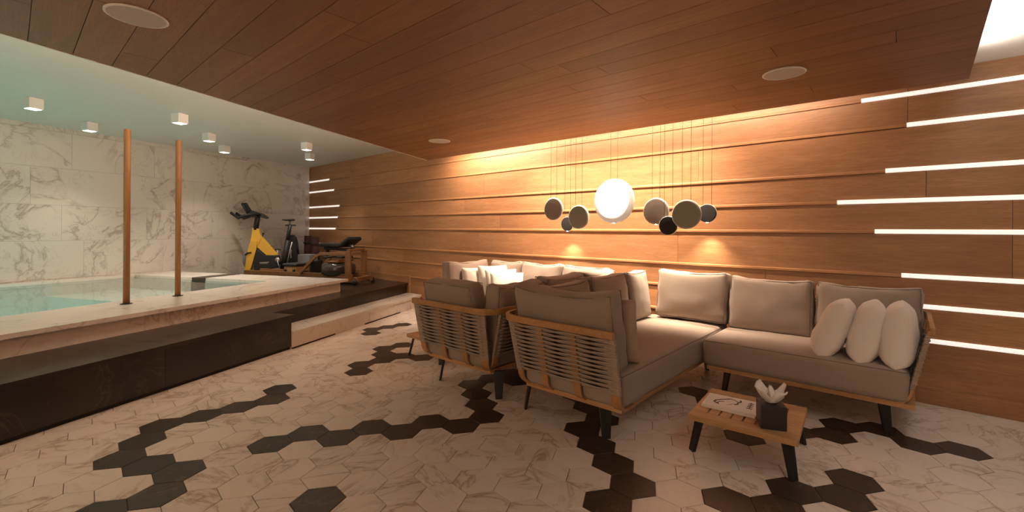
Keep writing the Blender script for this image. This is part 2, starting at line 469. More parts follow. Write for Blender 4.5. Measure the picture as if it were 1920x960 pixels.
# ---- marble wall
mw = struct(MB().box(-12, .25, .012, .22, -1.2, 2.70).build('wall_left', M['grout']))
mw.location = (KX,KY,0); mw.rotation_euler = (0,0,MROT)
COUR = [(-.02,.55,-3.6),(.55,1.08,-4.017),(1.08,1.575,-4.262),(1.575,2.09,-4.58),(2.09,2.60,-4.153),(2.60,2.70,-4.4)]
for (z0, z1, j) in COUR:
    x = j - 1.036*6
    while x < 0:
        a, b = max(x, -9.9), min(x+1.036, 0)
        if b > a+.01:
            o = MB().box(.001, b-a-.001, 0, .012, -(z1-z0)/2+.001, (z1-z0)/2-.001).build('wall_tile', M['wall_marble'], mw)
            o.location = (a, 0, (z0+z1)/2)
        x += 1.036
# ---- back walls (behind the camera)
def vwall(name, a, b, z0=-.1, z1=2.72, th=.15):
    d = (b-a); L = d.length; ang = math.atan2(d.y, d.x)
    o = struct(MB().box(0, L, -th, 0, z0, z1).build(name, M['back_plaster'])); o.location = (a.x,a.y,0); o.rotation_euler = (0,0,ang); return o
vwall('wall_end', A2, A1); vwall('wall_back', B1, A2, z0=-1.2)

# ---- ceilings
hull = [(p.x,p.y) for p in (WP(10.5,-.1), WP(-3.6,-.1), WP(-3.6,7.1), MP(-10.1,.1), MP(.08,.1))]
struct(MB().prism(hull, CEIL_P, CEIL_P+.1).build('ceiling', M['plaster']))
def SP(s, o): p = WP(s,o); return (p.x,p.y)
slab_so = [(5.589,.507),(.040,.387),(.15,6.9),(2.90,6.9)]
cr_poly = [SP(*p) for p in [(5.54,0.0),(-3.5,0.0),(-3.5,6.95),(2.84,6.95),(5.52,.56)]]
struct(MB().prism(cr_poly, CEIL_R, CEIL_P-.004).build('ceiling_soffit', M['white_plaster']))
slab = struct(MB().prism([(-s,-o) for s,o in slab_so], SLAB_Z+.014, CEIL_R-.003).build('ceiling_timber', M['wood_ceiling']))
slab.location = WP(0,0,0); slab.rotation_euler = (0,0,WROT)
hull2 = [(-s,-o) for s,o in slab_so]
k = 0; o0 = .35-.18
rr = random.Random(3)
while o0 < 6.9:
    s0 = -1.2 - rr.random()*2.2
    while s0 < 5.7:
        L = 2.0 + rr.random()*.6
        poly = [(-(s0+L)+.0016, -(o0+.18)+.0016), (-s0-.0016, -(o0+.18)+.0016), (-s0-.0016, -o0-.0016), (-(s0+L)+.0016, -o0-.0016)]
        poly = clip_convex(poly, hull2)
        if poly:
            cx = sum(p[0] for p in poly)/len(poly); cy = sum(p[1] for p in poly)/len(poly)
            o = MB().prism([(p[0]-cx,p[1]-cy) for p in poly], 0, .0135).build('ceiling_plank', M['wood_ceiling'], slab); o.location = (cx, cy, SLAB_Z)
        s0 += L
    o0 += .18
e1, e2 = Vector((-slab_so[0][0], -slab_so[0][1])), Vector((-slab_so[3][0], -slab_so[3][1]))
dv = (e2-e1).normalized(); nv = Vector((dv.y, -dv.x))
if nv.x > 0: nv = -nv
tr = struct(MB().prism([tuple(e1), tuple(e2), tuple(e2+nv*.012), tuple(e1+nv*.012)], SLAB_Z-.003, CEIL_P-.003).build('trim_1', M['white_paint']))
tr.location = WP(0,0,0); tr.rotation_euler = (0,0,WROT)

# ---- platform, bench, step, pool (pool frame)
def pf(o): o.rotation_euler = (0,0,PROT); return o
UMIN = -2.6
ZP = .36
def wv(v, off=0): return wood_u(v, off)
def upoly(u0, v0, v1, off=0.0):   # strip from u0 to the wood wall
    return [(u0,v0),(wv(v0,off),v0),(wv(v1,off),v1),(u0,v1)]
plat = struct(pf(MB().prism([(UMIN,3.635),(3.862,3.635),(3.862,4.4),(UMIN,4.4)], -.02, ZP-.03).prism(upoly(3.8625,3.90,4.4), -.02, ZP-.03)
   .prism([(5.5,4.38),(wv(4.38),4.38),(wv(7.35),7.35),(8.3,7.33),(5.5,marble_v(5.5))], -.02, ZP-.03).build('platform', M['bench_marble'])))
def piece(name, mb, mat, parent): return mb.build(name, mat, parent)
def slabs(parent, name, mat, u0, u1, v0, v1, z0, z1, L, bevel=0.0):
    n = max(1, round((u1-u0)/L)); d = (u1-u0)/n
    for i in range(n):
        o = MB().box(-d/2+.0008, d/2-.0008, v0, v1, z0, z1).build(name, mat, parent, bevel=bevel); o.location.x = u0+d*(i+.5)
slabs(plat, 'bench_top', M['bench_marble'], UMIN, 3.90, 3.552, 3.875, ZP-.03, ZP, 1.3)
slabs(plat, 'bench_top', M['bench_marble'], UMIN, 3.90, 3.8755, 4.30, ZP-.03, ZP-.0003, 1.3)
slabs(plat, 'bench_front', M['bench_marble'], UMIN, 3.862, 3.565, 3.634, .03, ZP-.031, 1.2)
slabs(plat, 'recess', M['shadow_gap'], UMIN, 3.862, 3.580, 3.634, -.001, .0295, 3)
MB().box(3.8625, 3.866, 3.565, 3.90, .03, ZP-.031).build('bench_end', M['bench_marble'], plat)
# dark platform top beyond the bench
cuts = [3.901, 5.0, 6.1]
for a, b in zip(cuts, cuts[1:]+[None]):
    v0, v1 = 3.855, 4.36
    poly = [(a,v0),(b-.001,v0),(b-.001,v1),(a,v1)] if b else [(a,v0),(wv(v0),v0),(wv(v1),v1),(a,v1)]
    MB().prism(poly, ZP-.03, ZP).build('platform_slab', M['bench_marble'], plat)
vv = [4.361, 5.0, 5.7, 6.4, 7.1]
for a, b in zip(vv, vv[1:]):
    u = 5.45
    while u < wv(a):
        e = min(u+1.2, wv(b) if u+1.2 > wv(b) else u+1.2)
        if u+1.2 < wv(b): poly = [(u,a),(u+1.199,a),(u+1.199,b-.001),(u,b-.001)]
        else: poly = [(u,a),(wv(a),a),(max(u,wv(b)),b-.001),(u,b-.001)]
        poly = clip_poly(poly, (12, marble_v(12)), (0, marble_v(0)))
        if len(poly) >= 3: MB().prism(poly, ZP-.03, ZP).build('platform_slab', M['bench_marble'], plat)
        u += 1.2
poly = clip_poly([(5.45,7.1),(wv(7.1),7.1),(wv(8.6),8.6),(5.45,8.6)], (12, marble_v(12)), (0, marble_v(0)))
MB().prism(poly, ZP-.03, ZP).build('platform_slab', M['bench_marble'], plat)
slabs(plat, 'riser', M['bench_marble'], 3.868, 6.2, 3.885, 3.8995, .186, ZP-.031, 1.2)
MB().prism([(6.201,3.885),(wv(3.885),3.885),(wv(3.8995),3.8995),(6.201,3.8995)], .186, ZP-.031).build('riser', M['bench_marble'], plat)
# white step
stp = struct(pf(MB().prism(upoly(3.868,3.585,3.90), 0, .155).build('step', M['deck_marble'])))
cuts = [3.868, 5.2, 6.4]
for a, b in zip(cuts, cuts[1:]+[None]):
    def q(v0, v1): return [(a,v0),(b-.001,v0),(b-.001,v1),(a,v1)] if b else [(a,v0),(wv(v0),v0),(wv(v1),v1),(a,v1)]
    MB().prism(q(3.540,3.8845), .155, .187).build('step_top', M['deck_marble'], stp)
    MB().prism(q(3.558,3.5845), .0, .1545).build('step_front', M['deck_marble'], stp)
for a, b in ((3.868,4.55),(5.15,6.05)):
    MB().box(a, b, 3.553, 3.5575, .0, .014).build('floor_slot', M['shadow_gap'], stp)
# pool walls and coping
ZC = .535; VI = 5.04; UE = 5.03; UO = 5.64
pool = struct(pf(MB().box(UMIN, 5.52, 4.235, VI+.01, ZP-.02, ZC-.04).box(UE-.01, 5.52, VI, 8.4, ZP-.02, ZC-.04)
  .box(UMIN, 5.44, 4.42, VI+.01, -1.0, ZP).box(UE-.01, 5.44, VI, 8.4, -1.0, ZP).build('pool_wall', M['deck_marble'])))
def jslabs(name, mat, us, v0, v1, z0, z1):
    for a, b in zip(us, us[1:]):
        o = MB().box(0.0008, b-a-.0008, v0, v1, z0, z1).build(name, mat, pool); o.location.x = a
uj = [UMIN, -.9, .95, 2.87, 4.75, UO]
jslabs('coping', M['deck_marble'], uj, 4.185, VI, ZC-.036, ZC)
jslabs('wall_facing', M['deck_marble'], [UMIN, -.9, .95, 2.87, 4.75, 5.522], 4.228, 4.2345, ZP+.0005, ZC-.037)
for (a, b, mt) in ((VI+.0008, 6.18, 'deck_marble'), (6.181, 6.45, 'emperador'), (6.451, 8.4, 'deck_marble')):
    poly = clip_poly([(UE-.0005,a),(UO,a),(UO,b),(UE-.0005,b)], (12, marble_v(12)), (0, marble_v(0)))
    MB().prism(poly, ZC-.036, ZC).build('end_coping', M[mt], pool)
    MB().box(UE-.012, UE-.010, a, min(b, 8.2), -.9, ZC-.037).build('inner_facing', M[mt], pool)
# far narrow ledge against marble wall, following it
p0, p1 = (UMIN, marble_v(UMIN)), (UE, marble_v(UE))
dl = .10
MB().prism([(UMIN, p0[1]-dl),(UE-.0006,p1[1]-dl),(UE-.0006,p1[1]+.0),(UMIN,p0[1]+.0)], -1.0, ZC-.037).prism([(UMIN, p0[1]-dl-.01),(UE-.0006,p1[1]-dl-.01),(UE-.0006,p1[1]),(UMIN,p0[1])], ZC-.036, ZC).build('ledge', M['deck_marble'], pool)
MB().box(UMIN, UE, VI, 9.6, -1.1, -.75).build('basin_floor', M['pool_tile'], pool)
MB().box(UMIN-.1, UMIN, 4.2, 9.6, -1.1, ZC).build('basin_end', M['pool_tile'], pool)
MB().box(4.02, UE-.013, 6.45, 8.3, -.75, .33).build('underwater_bench', M['deck_marble'], pool)
MB().box(4.02, UE-.013, 6.18, 6.449, -.75, .328).build('underwater_band', M['emperador'], pool)
MB().box(3.1, 4.019, VI+.02, 8.6, -.75, -.25).build('underwater_step', M['pool_tile'], pool)
wt = MB(); wt.add([(UMIN,VI+.0105,.50),(UE-.0125,VI+.0105,.50),(UE-.0125,p1[1]-dl-.0005,.50),(UMIN,p0[1]-dl-.0005,.50)], [(0,1,2,3)])
wo = struct(pf(wt.build('pool_water', M['water']))); wo['label'] = 'clear turquoise water filling the marble pool'

# ================================================================== THINGS
# ---- poles on the coping
for (px_, u, v, lb) in ((238, 3.075, 4.775, 'nearer slim round wooden pole rising from pool coping'), (334, 3.61, 4.83, 'farther slim round wooden pole rising from pool coping')):
    t = tag(empty('wooden_pole', PP(u, v, ZC)), lb, 'pole', 'wooden poles on the pool edge')
    MB().lathe([(0,0.002),(.0265,0.002),(.0265,1.675),(.024,1.68),(0,1.68)], 20).build('shaft', M['pole_wood'], t, True)
    MB().lathe([(0,0),(.048,0),(.048,.006),(.028,.008)], 24).build('flange', M['black_metal'], t)
# ---- ceiling downlights
SPD = [((62,195),'white cube ceiling light nearest the left picture edge'),((168,238),'white cube ceiling light left of the nearer wooden pole'),((337,223),'white cube ceiling light above the farther wooden pole'),((392,258),'white cube ceiling light just right of the farther pole'),((421,280),'white cube ceiling light above the yellow bike handlebar'),((575,275),'nearer of two white cube ceiling lights by the wood wall'),((581,294),'farther of two white cube ceiling lights by the wood wall')]
def unproj(x, y, z):
    a, b = x-960, y-CY; u_ = cr*a+sr*b; v_ = -sr*a+cr*b
    d = Vector((u_/FPX, 1, -v_/FPX)); k_ = (z-CAMH)/d.z
    return Vector((*RW(d.x*k_, d.y*k_), z))
for (p, lb) in SPD:
    P = unproj(*p, 2.60)
    t = tag(empty('ceiling_light', (P.x, P.y, CEIL_P), PROT), lb, 'light', 'cube lights on the pool ceiling')
    a = .062
    MB().box(-a, a, -a, a, -.115, 0).build('housing', M['white_paint'], t, bevel=.004)
    MB().box(-a*.78, a*.78, -a*.78, a*.78, -.118, -.1152).build('lens', M['down_glow'], t)
    l = bpy.data.lights.new('downlight', 'SPOT'); l.energy = 40; l.color = (1, .85, .70); l.spot_size = R(105); l.spot_blend = .8; l.shadow_soft_size = .04
    lo = bpy.data.objects.new('downlight', l); col.objects.link(lo); lo.location = (P.x, P.y, CEIL_P-.125)
# ---- ceiling speakers
for (p, lb) in (((257,30),'round ceiling speaker nearest the pool'),((1470,137),'round ceiling speaker nearest the right wall corner'),((824,264),'small-looking far round speaker at ceiling corner')):
    P = unproj(*p, SLAB_Z)
    t = tag(empty('ceiling_speaker', (P.x,P.y,SLAB_Z-.0005)), lb, 'speaker', 'round speakers in the timber ceiling')
    MB().lathe([(0,-.004),(.112,-.006),(.112,0),(0,0)], 40).build('grille', M['grille'], t)
    MB().lathe([(.1125,0),(.1125,-.0065),(.122,-.005),(.122,0)], 40).build('rim', M['white_paint'], t)

# ---- cushions -----------------------------------------------------
def cushion_mesh(w, d, h, r, bul=(0,.02,0), ear=0.0, wr=.006, seed=0, taper=0.0, n=12, sag=0.0):
    H = Vector((w/2,d/2,h/2)); mb = MB(); idx = {}
    def grid(hf):
        e = min(.9, r/hf); g = [-1, -1+e*.3, -1+e*.65, -1+e]
        k = max(2, int(n*(hf/max(H))))
        g += [(-1+e)+(2-2*e)*i/k for i in range(1,k)]
        g += [1-e, 1-e*.65, 1-e*.3, 1]
        return g
    G = [grid(x) for x in H]
    def P(a, b, c):
        key = (round(a,5),round(b,5),round(c,5))
        if key in idx: return idx[key]
        p = Vector((a*H.x,b*H.y,c*H.z)); q = Vector(max(-(H[i]-r),min(H[i]-r,p[i])) for i in range(3))
        dd = p-q
        if dd.length > 1e-9: p = q+dd.normalized()*r
        p.x += a*bul[0]*(1-b*b)*(1-c*c); p.y += b*bul[1]*(1-a*a)*(1-c*c); p.z += c*bul[2]*(1-a*a)*(1-b*b)
        if taper: p.y *= 1-taper*(c+1)/2
        p.z += ear*(abs(a)**3-.35)*max(c,0)
        if sag: p.z -= sag*(1-a*a)*max(c,0)
        sc_ = Vector((p.x*7, p.y*7, p.z*7))+Vector((seed*3.1,seed*1.7,seed*5.3))
        dn = Vector((a*abs(a)**2,b*abs(b)**2,c*abs(c)**2)); dn = dn.normalized() if dn.length else dn
        p += dn*(noise.noise(sc_)*wr + noise.noise(sc_*2.7)*wr*.45)
        # gathered seams near the vertical edges
        p += dn*(math.sin(c*26+seed)*wr*.35*abs(a)**6)
        idx[key] = len(mb.v); mb.v.append(tuple(p)); return idx[key]
    for ax in range(3):
        o1, o2 = [(1,2),(2,0),(0,1)][ax]
        for sg in (-1,1):
            g1, g2 = G[o1], G[o2]
            for i in range(len(g1)-1):
                for j in range(len(g2)-1):
                    qd = []
                    for (x,y) in ((g1[i],g2[j]),(g1[i+1],g2[j]),(g1[i+1],g2[j+1]),(g1[i],g2[j+1])):
                        k = [0,0,0]; k[ax] = sg; k[o1] = x; k[o2] = y; qd.append(P(*k))
                    if sg < 0: qd.reverse()
                    mb.f.append(tuple(qd))
    return mb, P
def cushion(name, w, d, h, loc, rz, tilt, label, cat, group, mat='greige', r=.05, bul=(0,.025,0), ear=.026, wr=.010, seed=0, taper=.1, parent=None, pip=True, roll=0.0, sag=0.0):
    mb, P = cushion_mesh(w, d, h, r, bul, ear, wr, seed, taper, sag=sag)
    o = mb.build(name, M[mat], parent, True)
    o.location = loc; o.rotation_euler = (tilt, roll, rz)
    if pip:
        e = .62
        for b in (-1, 1):
            a_ = [(-1+2*i/14) for i in range(15)]
            ww_, hh_ = w/2, h/2
            e1 = 1-(r*.28)/ww_; e2 = 1-(r*.28)/hh_
            path = [(x*e1, -e2) for x in a_]+[(e1, x*e2) for x in a_[1:]]+[(-x*e1, e2) for x in a_[1:]]+[(-e1, -x*e2) for x in a_[1:-1]]
            pts = []
            for (a, c) in path:
                p = Vector(mb.v[P(a, b*(1-.28*r/(d/2)), c)]) if False else None
                pts.append((a, c))
            mb2 = MB(); pp = []
            for (a, c) in pts:
                y = b*(d/2-r*.30)
                if taper: y *= 1-taper*(c+1)/2
                z = c*hh_*1.0 + ear*(abs(a)**3-.35)*max(c,0) - sag*(1-a*a)*max(c,0)
                pp.append((a*ww_, y, z))
            mb2.tube(pp, .0032, 5, True).build('piping', M['seam'] if mat == 'greige' else M[mat], o, True)
    if label: tag(o, label, cat, group)
    return o
def pillow(w, h, d, loc, rot, label, group, mat='white_cloth', seed=0):
    mb = MB(); n = 16; idx = {}
    def P(i, j, sg):
        a, c = -1+2*i/n, -1+2*j/n
        edge = (i in (0,n) or j in (0,n)); key = (i,j,0 if edge else sg)
        if key in idx: return idx[key]
        pin = 1-.07*(1-min(abs(a),1)**2)*(abs(c)**3)
        pin2 = 1-.07*(1-abs(c)**2)*(abs(a)**3)
        x, z = a*w/2*pin2, c*h/2*pin
        t = ((1-abs(a)**2.6)*(1-abs(c)**2.6))**.33 if not edge else 0
        y = sg*d/2*t*(1 - .12*c)
        s_ = Vector((x*9+seed*3, y*9, z*9+seed))
        y += (noise.noise(s_)*.012+noise.noise(s_*2.3)*.006)*t
        idx[key] = len(mb.v); mb.v.append((x, y, z)); return idx[key]
    for sg in (-1,1):
        for i in range(n):
            for j in range(n):
                q_ = [P(i,j,sg),P(i+1,j,sg),P(i+1,j+1,sg),P(i,j+1,sg)]
                if sg > 0: q_.reverse()
                mb.f.append(tuple(q_))
    o = mb.build('throw_pillow', M[mat], None, True); o.location = loc
    o.rotation_mode = 'XYZ'; o.rotation_euler = rot
    m_ = o.modifiers.new('sub','SUBSURF'); m_.levels = 1; m_.render_levels = 1
    return tag(o, label, 'pillow', group)

# ---- sofa frames ----------------------------------------------------
RAILZ = .70
def round_path(pts, rad, seg=7):
    out = [Vector(pts[0])]
    for i in range(1, len(pts)-1):
        p = Vector(pts[i]); a = (Vector(pts[i-1])-p).normalized(); b = (Vector(pts[i+1])-p).normalized()
        s_, e_ = p+a*rad, p+b*rad; c_ = s_+b*rad
        for k in range(seg+1):
            t_ = math.pi/2*k/seg
            out.append(c_ - b*rad*math.cos(t_) - a*rad*math.sin(t_))
    out.append(Vector(pts[-1])); return out
def resample(path, step):
    out = [path[0].copy()]; acc = 0.0
    L = [0]
    for a, b in zip(path, path[1:]): L.append(L[-1]+(b-a).length)
    n = max(2, int(L[-1]/step)); res = []
    for k in range(n+1):
        t_ = L[-1]*k/n
        for i in range(len(path)-1):
            if t_ <= L[i+1]+1e-9:
                f_ = (t_-L[i])/max(1e-9, L[i+1]-L[i]); res.append(path[i].lerp(path[i+1], f_)); break
    return res, L[-1]
def at_len(path, d):
    acc = 0
    for a, b in zip(path, path[1:]):
        l_ = (b-a).length
        if d <= acc+l_ or b is path[-1]:
            t_ = (b-a).normalized(); return a+t_*(d-acc), t_
        acc += l_
def lean(z):   # inward offset of the woven panel, zero at the rail
    return .085*(RAILZ-z)/(RAILZ-.30)
def sofa_frame(t, path_pts, rad, straps, weave_ranges, inward, legs, base_rect, seat):
    """path_pts: rail centre line; straps: (distance, wrapped); weave_ranges: (d0,d1); inward: +1 if inside lies to the left of the path"""
    path = round_path([(p[0],p[1],0) for p in path_pts], rad)
    rail = [Vector((p.x,p.y,RAILZ-.022)) for p in path]
    MB().sweep(rail, [(-.013,-.022),(.013,-.022),(.013,.022),(-.013,.022)]).build('rail', M['teak_rail'], t, bevel=.004)
    def nrm(tv): n_ = Vector((-tv.y, tv.x, 0)); return n_*inward
    for (d_, wrapped, wd) in straps:
        p, tv = at_len(path, d_); n_ = nrm(tv)
        prof = []   # (inward offset, z)
        zb = .31
        prof.append((0.004, RAILZ-.02)); prof.append((lean(zb), zb))
        rb = .095; cx = lean(zb)+rb
        for k in range(1, 9):
            a = math.pi/2*k/8; prof.append((cx-rb*math.cos(a), zb-(zb-.205)*math.sin(a)))
        prof.append((cx+.10, .205))
        pts_ = [(p.x+n_.x*a, p.y+n_.y*a, z) for (a, z) in prof]
        mb = MB(); hw = wd/2; b0 = 0; th = .016
        vs_ = []; fs_ = []
        for k, (a, z) in enumerate(prof):
            a0, z0 = prof[max(0,k-1)]; a1, z1 = prof[min(len(prof)-1,k+1)]
            dx, dz = a1-a0, z1-z0; l_ = math.hypot(dx,dz); nx_, nz_ = -dz/l_, dx/l_
            for (sd, of) in ((-hw,0),(hw,0),(hw,th),(-hw,th)):
                aa, zz = a+nx_*of, z+nz_*of
                vs_.append((p.x+n_.x*aa+tv.x*sd, p.y+n_.y*aa+tv.y*sd, zz))
        for k in range(len(prof)-1):
            for j in range(4): fs_.append((k*4+j,k*4+(j+1)%4,k*4+4+(j+1)%4,k*4+4+j))
        fs_.append((3,2,1,0)); e = (len(prof)-1)*4; fs_.append((e,e+1,e+2,e+3))
        mb.add(vs_, fs_); mb.build('strap', M['teak_rail'], t, bevel=.002)
        if wrapped:     # rope wound around the strap: ridged sleeve
            mb = MB(); n = 34; vs_ = []; fs_ = []
            zt, zl = RAILZ-.048, .315
            for k in range(n*2+1):
                z = zl+(zt-zl)*k/(n*2); g = .0045 if k % 2 else .0015
                a = lean(z)
                for (sd, of) in ((-hw-g, -g),(hw+g,-g),(hw+g,th+g),(-hw-g,th+g)):
                    vs_.append((p.x+n_.x*(a+of)+tv.x*sd, p.y+n_.y*(a+of)+tv.y*sd, z))
            for k in range(n*2):
                for j in range(4): fs_.append((k*4+j,k*4+(j+1)%4,k*4+4+(j+1)%4,k*4+4+j))
            mb.add(vs_, fs_); mb.build('rope_wrap', M['rope'], t)
    for (d0, d1, sts) in weave_ranges:
        rows = 12; zl, zt = .332, RAILZ-.066
        n = max(12, int((d1-d0)/.028))
        sts = sorted(sts); bays = len(sts)-1
        for r_ in range(rows):
            z = zl+(zt-zl)*r_/(rows-1)
            for sgn in (-1, 1):
                pts_ = []
                for k in range(n+1):
                    d_ = d0+(d1-d0)*k/n
                    # phase inside the bay
                    b_ = 0
                    for q_ in range(bays):
                        if d_ >= sts[q_]-1e-6: b_ = q_
                    f_ = (d_-sts[b_])/(sts[b_+1]-sts[b_]); f_ = min(1,max(0,f_))
                    wv_ = math.cos(math.pi*f_)*(1 if b_ % 2 == 0 else -1)
                    p, tv = at_len(path, d_); n_ = nrm(tv)
                    zz = z + sgn*wv_*.0115
                    a = lean(zz) + .006 - (.012*sgn*wv_)
                    pts_.append((p.x+n_.x*a, p.y+n_.y*a, zz))
                MB().sweep(pts_, [(-.0055,0),(0,-.0066),(.0055,0),(0,.0066)]).build('rope', M['rope'], t, True)
        # added dark sheet close behind the ropes, stands in for shade in the gaps
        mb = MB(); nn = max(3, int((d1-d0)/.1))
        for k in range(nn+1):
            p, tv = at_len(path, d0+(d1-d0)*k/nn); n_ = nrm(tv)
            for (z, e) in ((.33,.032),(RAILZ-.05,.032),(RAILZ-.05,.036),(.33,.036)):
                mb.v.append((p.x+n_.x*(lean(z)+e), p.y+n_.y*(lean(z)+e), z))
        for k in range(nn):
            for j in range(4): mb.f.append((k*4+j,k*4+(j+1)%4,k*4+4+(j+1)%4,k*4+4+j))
        mb.build('weave_shade', M['weave_shade'], t)
    for (lx, ly) in legs:
        cx_, cy_ = (base_rect[0]+base_rect[1])/2, (base_rect[2]+base_rect[3])/2
        dg = Vector((1 if lx > cx_ else -1, 1 if ly > cy_ else -1)).normalized(); pd = Vector((-dg.y, dg.x))
        mb = MB(); vs_ = []
        for (z, hw, off) in ((.205,.042,-.035),(0,.026,.0)):
            for (a, b) in ((-hw,-.009),(hw,-.009),(hw,.009),(-hw,.009)):
                vs_.append((lx+pd.x*a+dg.x*(b+off), ly+pd.y*a+dg.y*(b+off), z))
        mb.add(vs_, [(0,1,2,3),(7,6,5,4)]+[(k,4+k,4+(k+1)%4,(k+1)%4) for k in range(4)])
        mb.build('leg', M['black_metal'], t, bevel=.004)
    x0,x1,y0,y1 = base_rect; wb = .05
    mb = MB().box(x0,x1,y0,y0+wb,.188,.218).box(x0,x1,y1-wb,y1,.188,.218).box(x0,x0+wb,y0+wb,y1-wb,.188,.218).box(x1-wb,x1,y0+wb,y1-wb,.188,.218)
    mb.build('base_frame', M['teak'], t)
    n = int((x1-x0-2*wb)/.12)
    for k in range(n):
        xx = x0+wb+(x1-x0-2*wb)*(k+.5)/n
        MB().box(xx-.03, xx+.03, y0+wb, y1-wb, .196, .212).build('slat', M['teak'], t)
    sx0,sx1,sy0,sy1 = seat
    cushion('seat_cushion', sx1-sx0, sy1-sy0, .205, ((sx0+sx1)/2,(sy0+sy1)/2,.3225), 0, 0, None, None, None, r=.045, bul=(0,0,.016), ear=0, wr=.006, seed=round(sx0*10), taper=0, parent=t, pip=False)
    # seam around the top of the seat
    e = .012
    pp = []
    for (a,b,c,d_) in ((sx0+e,sy0+e,sx1-e,sy0+e),(sx1-e,sy0+e,sx1-e,sy1-e),(sx1-e,sy1-e,sx0+e,sy1-e),(sx0+e,sy1-e,sx0+e,sy0+e)):
        for k in range(12): pp.append((a+(c-a)*k/12, b+(d_-b)*k/12, .412))
    MB().tube(pp, .003, 5, True).build('seat_piping', M['seam'], t, True)
# Right chaise (local x to the right along the wall, y towards the wall)
def chaise(mir, s_c, label):
    m = mir   # +1: open side on the right
    t = tag(empty('sofa_chaise', WP(s_c, 1.15), WROT), label, 'sofa', 'deep sofa modules with woven rope backs')
    P_ = [(m*.43,-1.155),(-m*.45,-1.155),(-m*.45,.98)]
    near = [ .035, .035+.262, .035+.262*2-.01, .035+.262*3-.03]
    Lc = .88-.14+.14*math.pi/2
    side = [Lc+.035+.30*k for k in range(6)]
    straps = [(near[0],True,.062),(near[1],False,.052),(near[2],False,.052),(near[3],True,.062)] + [(d, k in (0,5), .055) for k, d in enumerate(side)]
    inward = -1 if m > 0 else 1
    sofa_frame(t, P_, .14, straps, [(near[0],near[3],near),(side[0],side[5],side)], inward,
      [(m*.285,-.975),(-m*.375,-.955),(m*.285,.85),(-m*.36,.85)], (min(m*.40,-m*.33),max(m*.40,-m*.33),-1.00,.98),
      (min(m*.425,-m*.335),max(m*.425,-m*.335),-1.035,1.0))
    return t
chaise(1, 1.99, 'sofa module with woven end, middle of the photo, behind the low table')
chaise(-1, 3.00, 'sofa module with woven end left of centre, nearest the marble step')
def wall_sofa(mir, s_in, s_out, label):
    """s_in: s of the side touching the chaise"""
    m = mir
    s_c = (s_in+s_out)/2; hw = abs(s_in-s_out)/2
    t = tag(empty('sofa', WP(s_c, .5), WROT), label, 'sofa', 'sofas along the wood wall')
    P_ = [(m*(hw+.045),-.40),(m*(hw+.045),.445),(-m*hw,.445)]
    Lc = .845-.14+.14*math.pi/2
    arm = [.03, .03+.21, .03+.42, .03+.63]
    bk = [Lc+.03+.28*k for k in range(4)]
    straps = [(arm[0],True,.062),(arm[1],False,.052),(arm[2],False,.052),(arm[3],True,.062)]+[(d,k in (0,3),.055) for k,d in enumerate(bk)]
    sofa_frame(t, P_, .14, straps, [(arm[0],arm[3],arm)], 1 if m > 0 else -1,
      [(m*(hw-.16),-.315),(-m*(hw-.13),-.30),(m*(hw-.16),.33),(-m*(hw-.13),.33)], (-hw+.03,hw-.03,-.395,.40), (-hw+(.0 if m>0 else .055),hw-(.055 if m>0 else .0),-.425,.40))
    return t
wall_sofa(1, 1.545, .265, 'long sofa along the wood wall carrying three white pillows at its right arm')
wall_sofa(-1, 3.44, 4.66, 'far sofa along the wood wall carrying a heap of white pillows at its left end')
G1 = 'back cushions along the wood wall'; G2 = 'back cushions on the chaise sides'; G3 = 'back cushions on the woven ends'
CH = .455
def wall_cush(s0, s1, lb, sd, o=.24, zt=.865, tilt=-.14):
    return cushion('back_cushion', abs(s1-s0)-.008, .19, CH, WP((s0+s1)/2, o, zt-CH/2), WROT, tilt, lb, 'cushion', G1, seed=sd)
wall_cush(.245,.885,'greige back cushion behind the three white pillows at right',1)
wall_cush(.895,1.525,'greige back cushion second from the right end of wall sofa',2)
wall_cush(1.535,2.19,'brightly lit greige back cushion under the pendant cluster, inner corner',3, zt=.885)
wall_cush(2.76,3.345,'lit wall cushion of the far sofa, closest to the back-to-back corner',4)
wall_cush(3.355,3.96,'lit wall cushion of the far sofa right of the white pillows',5)
wall_cush(3.97,4.50,'wall cushion directly behind the heap of white pillows',6)
cushion('back_cushion', .70, .17, CH, WP(4.60,.62,.635), WROT+math.pi/2, -.10, 'greige end cushion at the far left arm of the sofa', 'cushion', G1, seed=7)
def side_cush(s, o0, o1, face, lb, sd, zt=.865):
    # face -1: leans on the left, faces right
    return cushion('back_cushion', abs(o1-o0)-.008, .18, CH, WP(s, (o0+o1)/2, zt-CH/2), WROT+(math.pi/2 if face < 0 else -math.pi/2), -.12, lb, 'cushion', G2, seed=sd, wr=.009)
side_cush(2.31, 1.42, 2.02, -1, 'back cushion just behind the tall near cushion, facing right', 8)
side_cush(2.31, .80, 1.41, -1, 'brown-lit middle back cushion of the right chaise, facing right', 9, .88)
side_cush(2.31, .36, .79, -1, 'white-lit back cushion in the inner corner, facing right', 10, .88)
side_cush(2.70, 1.56, 2.14, 1, 'upright back cushion at the rounded end of the left module', 11, .85)
side_cush(2.70, .95, 1.55, 1, 'second back cushion of the left module, behind the upright end', 12)
side_cush(2.70, .36, .94, 1, 'third back cushion of the left module, next to the wall cushions', 13)
cushion('back_cushion', .77, .17, .49, WP(2.0, 2.115, .655), WROT+math.pi, -.20, 'large tall back cushion over the woven end in the middle', 'cushion', G3, seed=14, ear=.03, sag=.012)
cushion('back_cushion', .60, .19, .47, WP(3.12, 2.105, .625), WROT+math.pi, -.20, 'plump back cushion over the woven end of the left module', 'cushion', G3, seed=15, ear=0, r=.06)
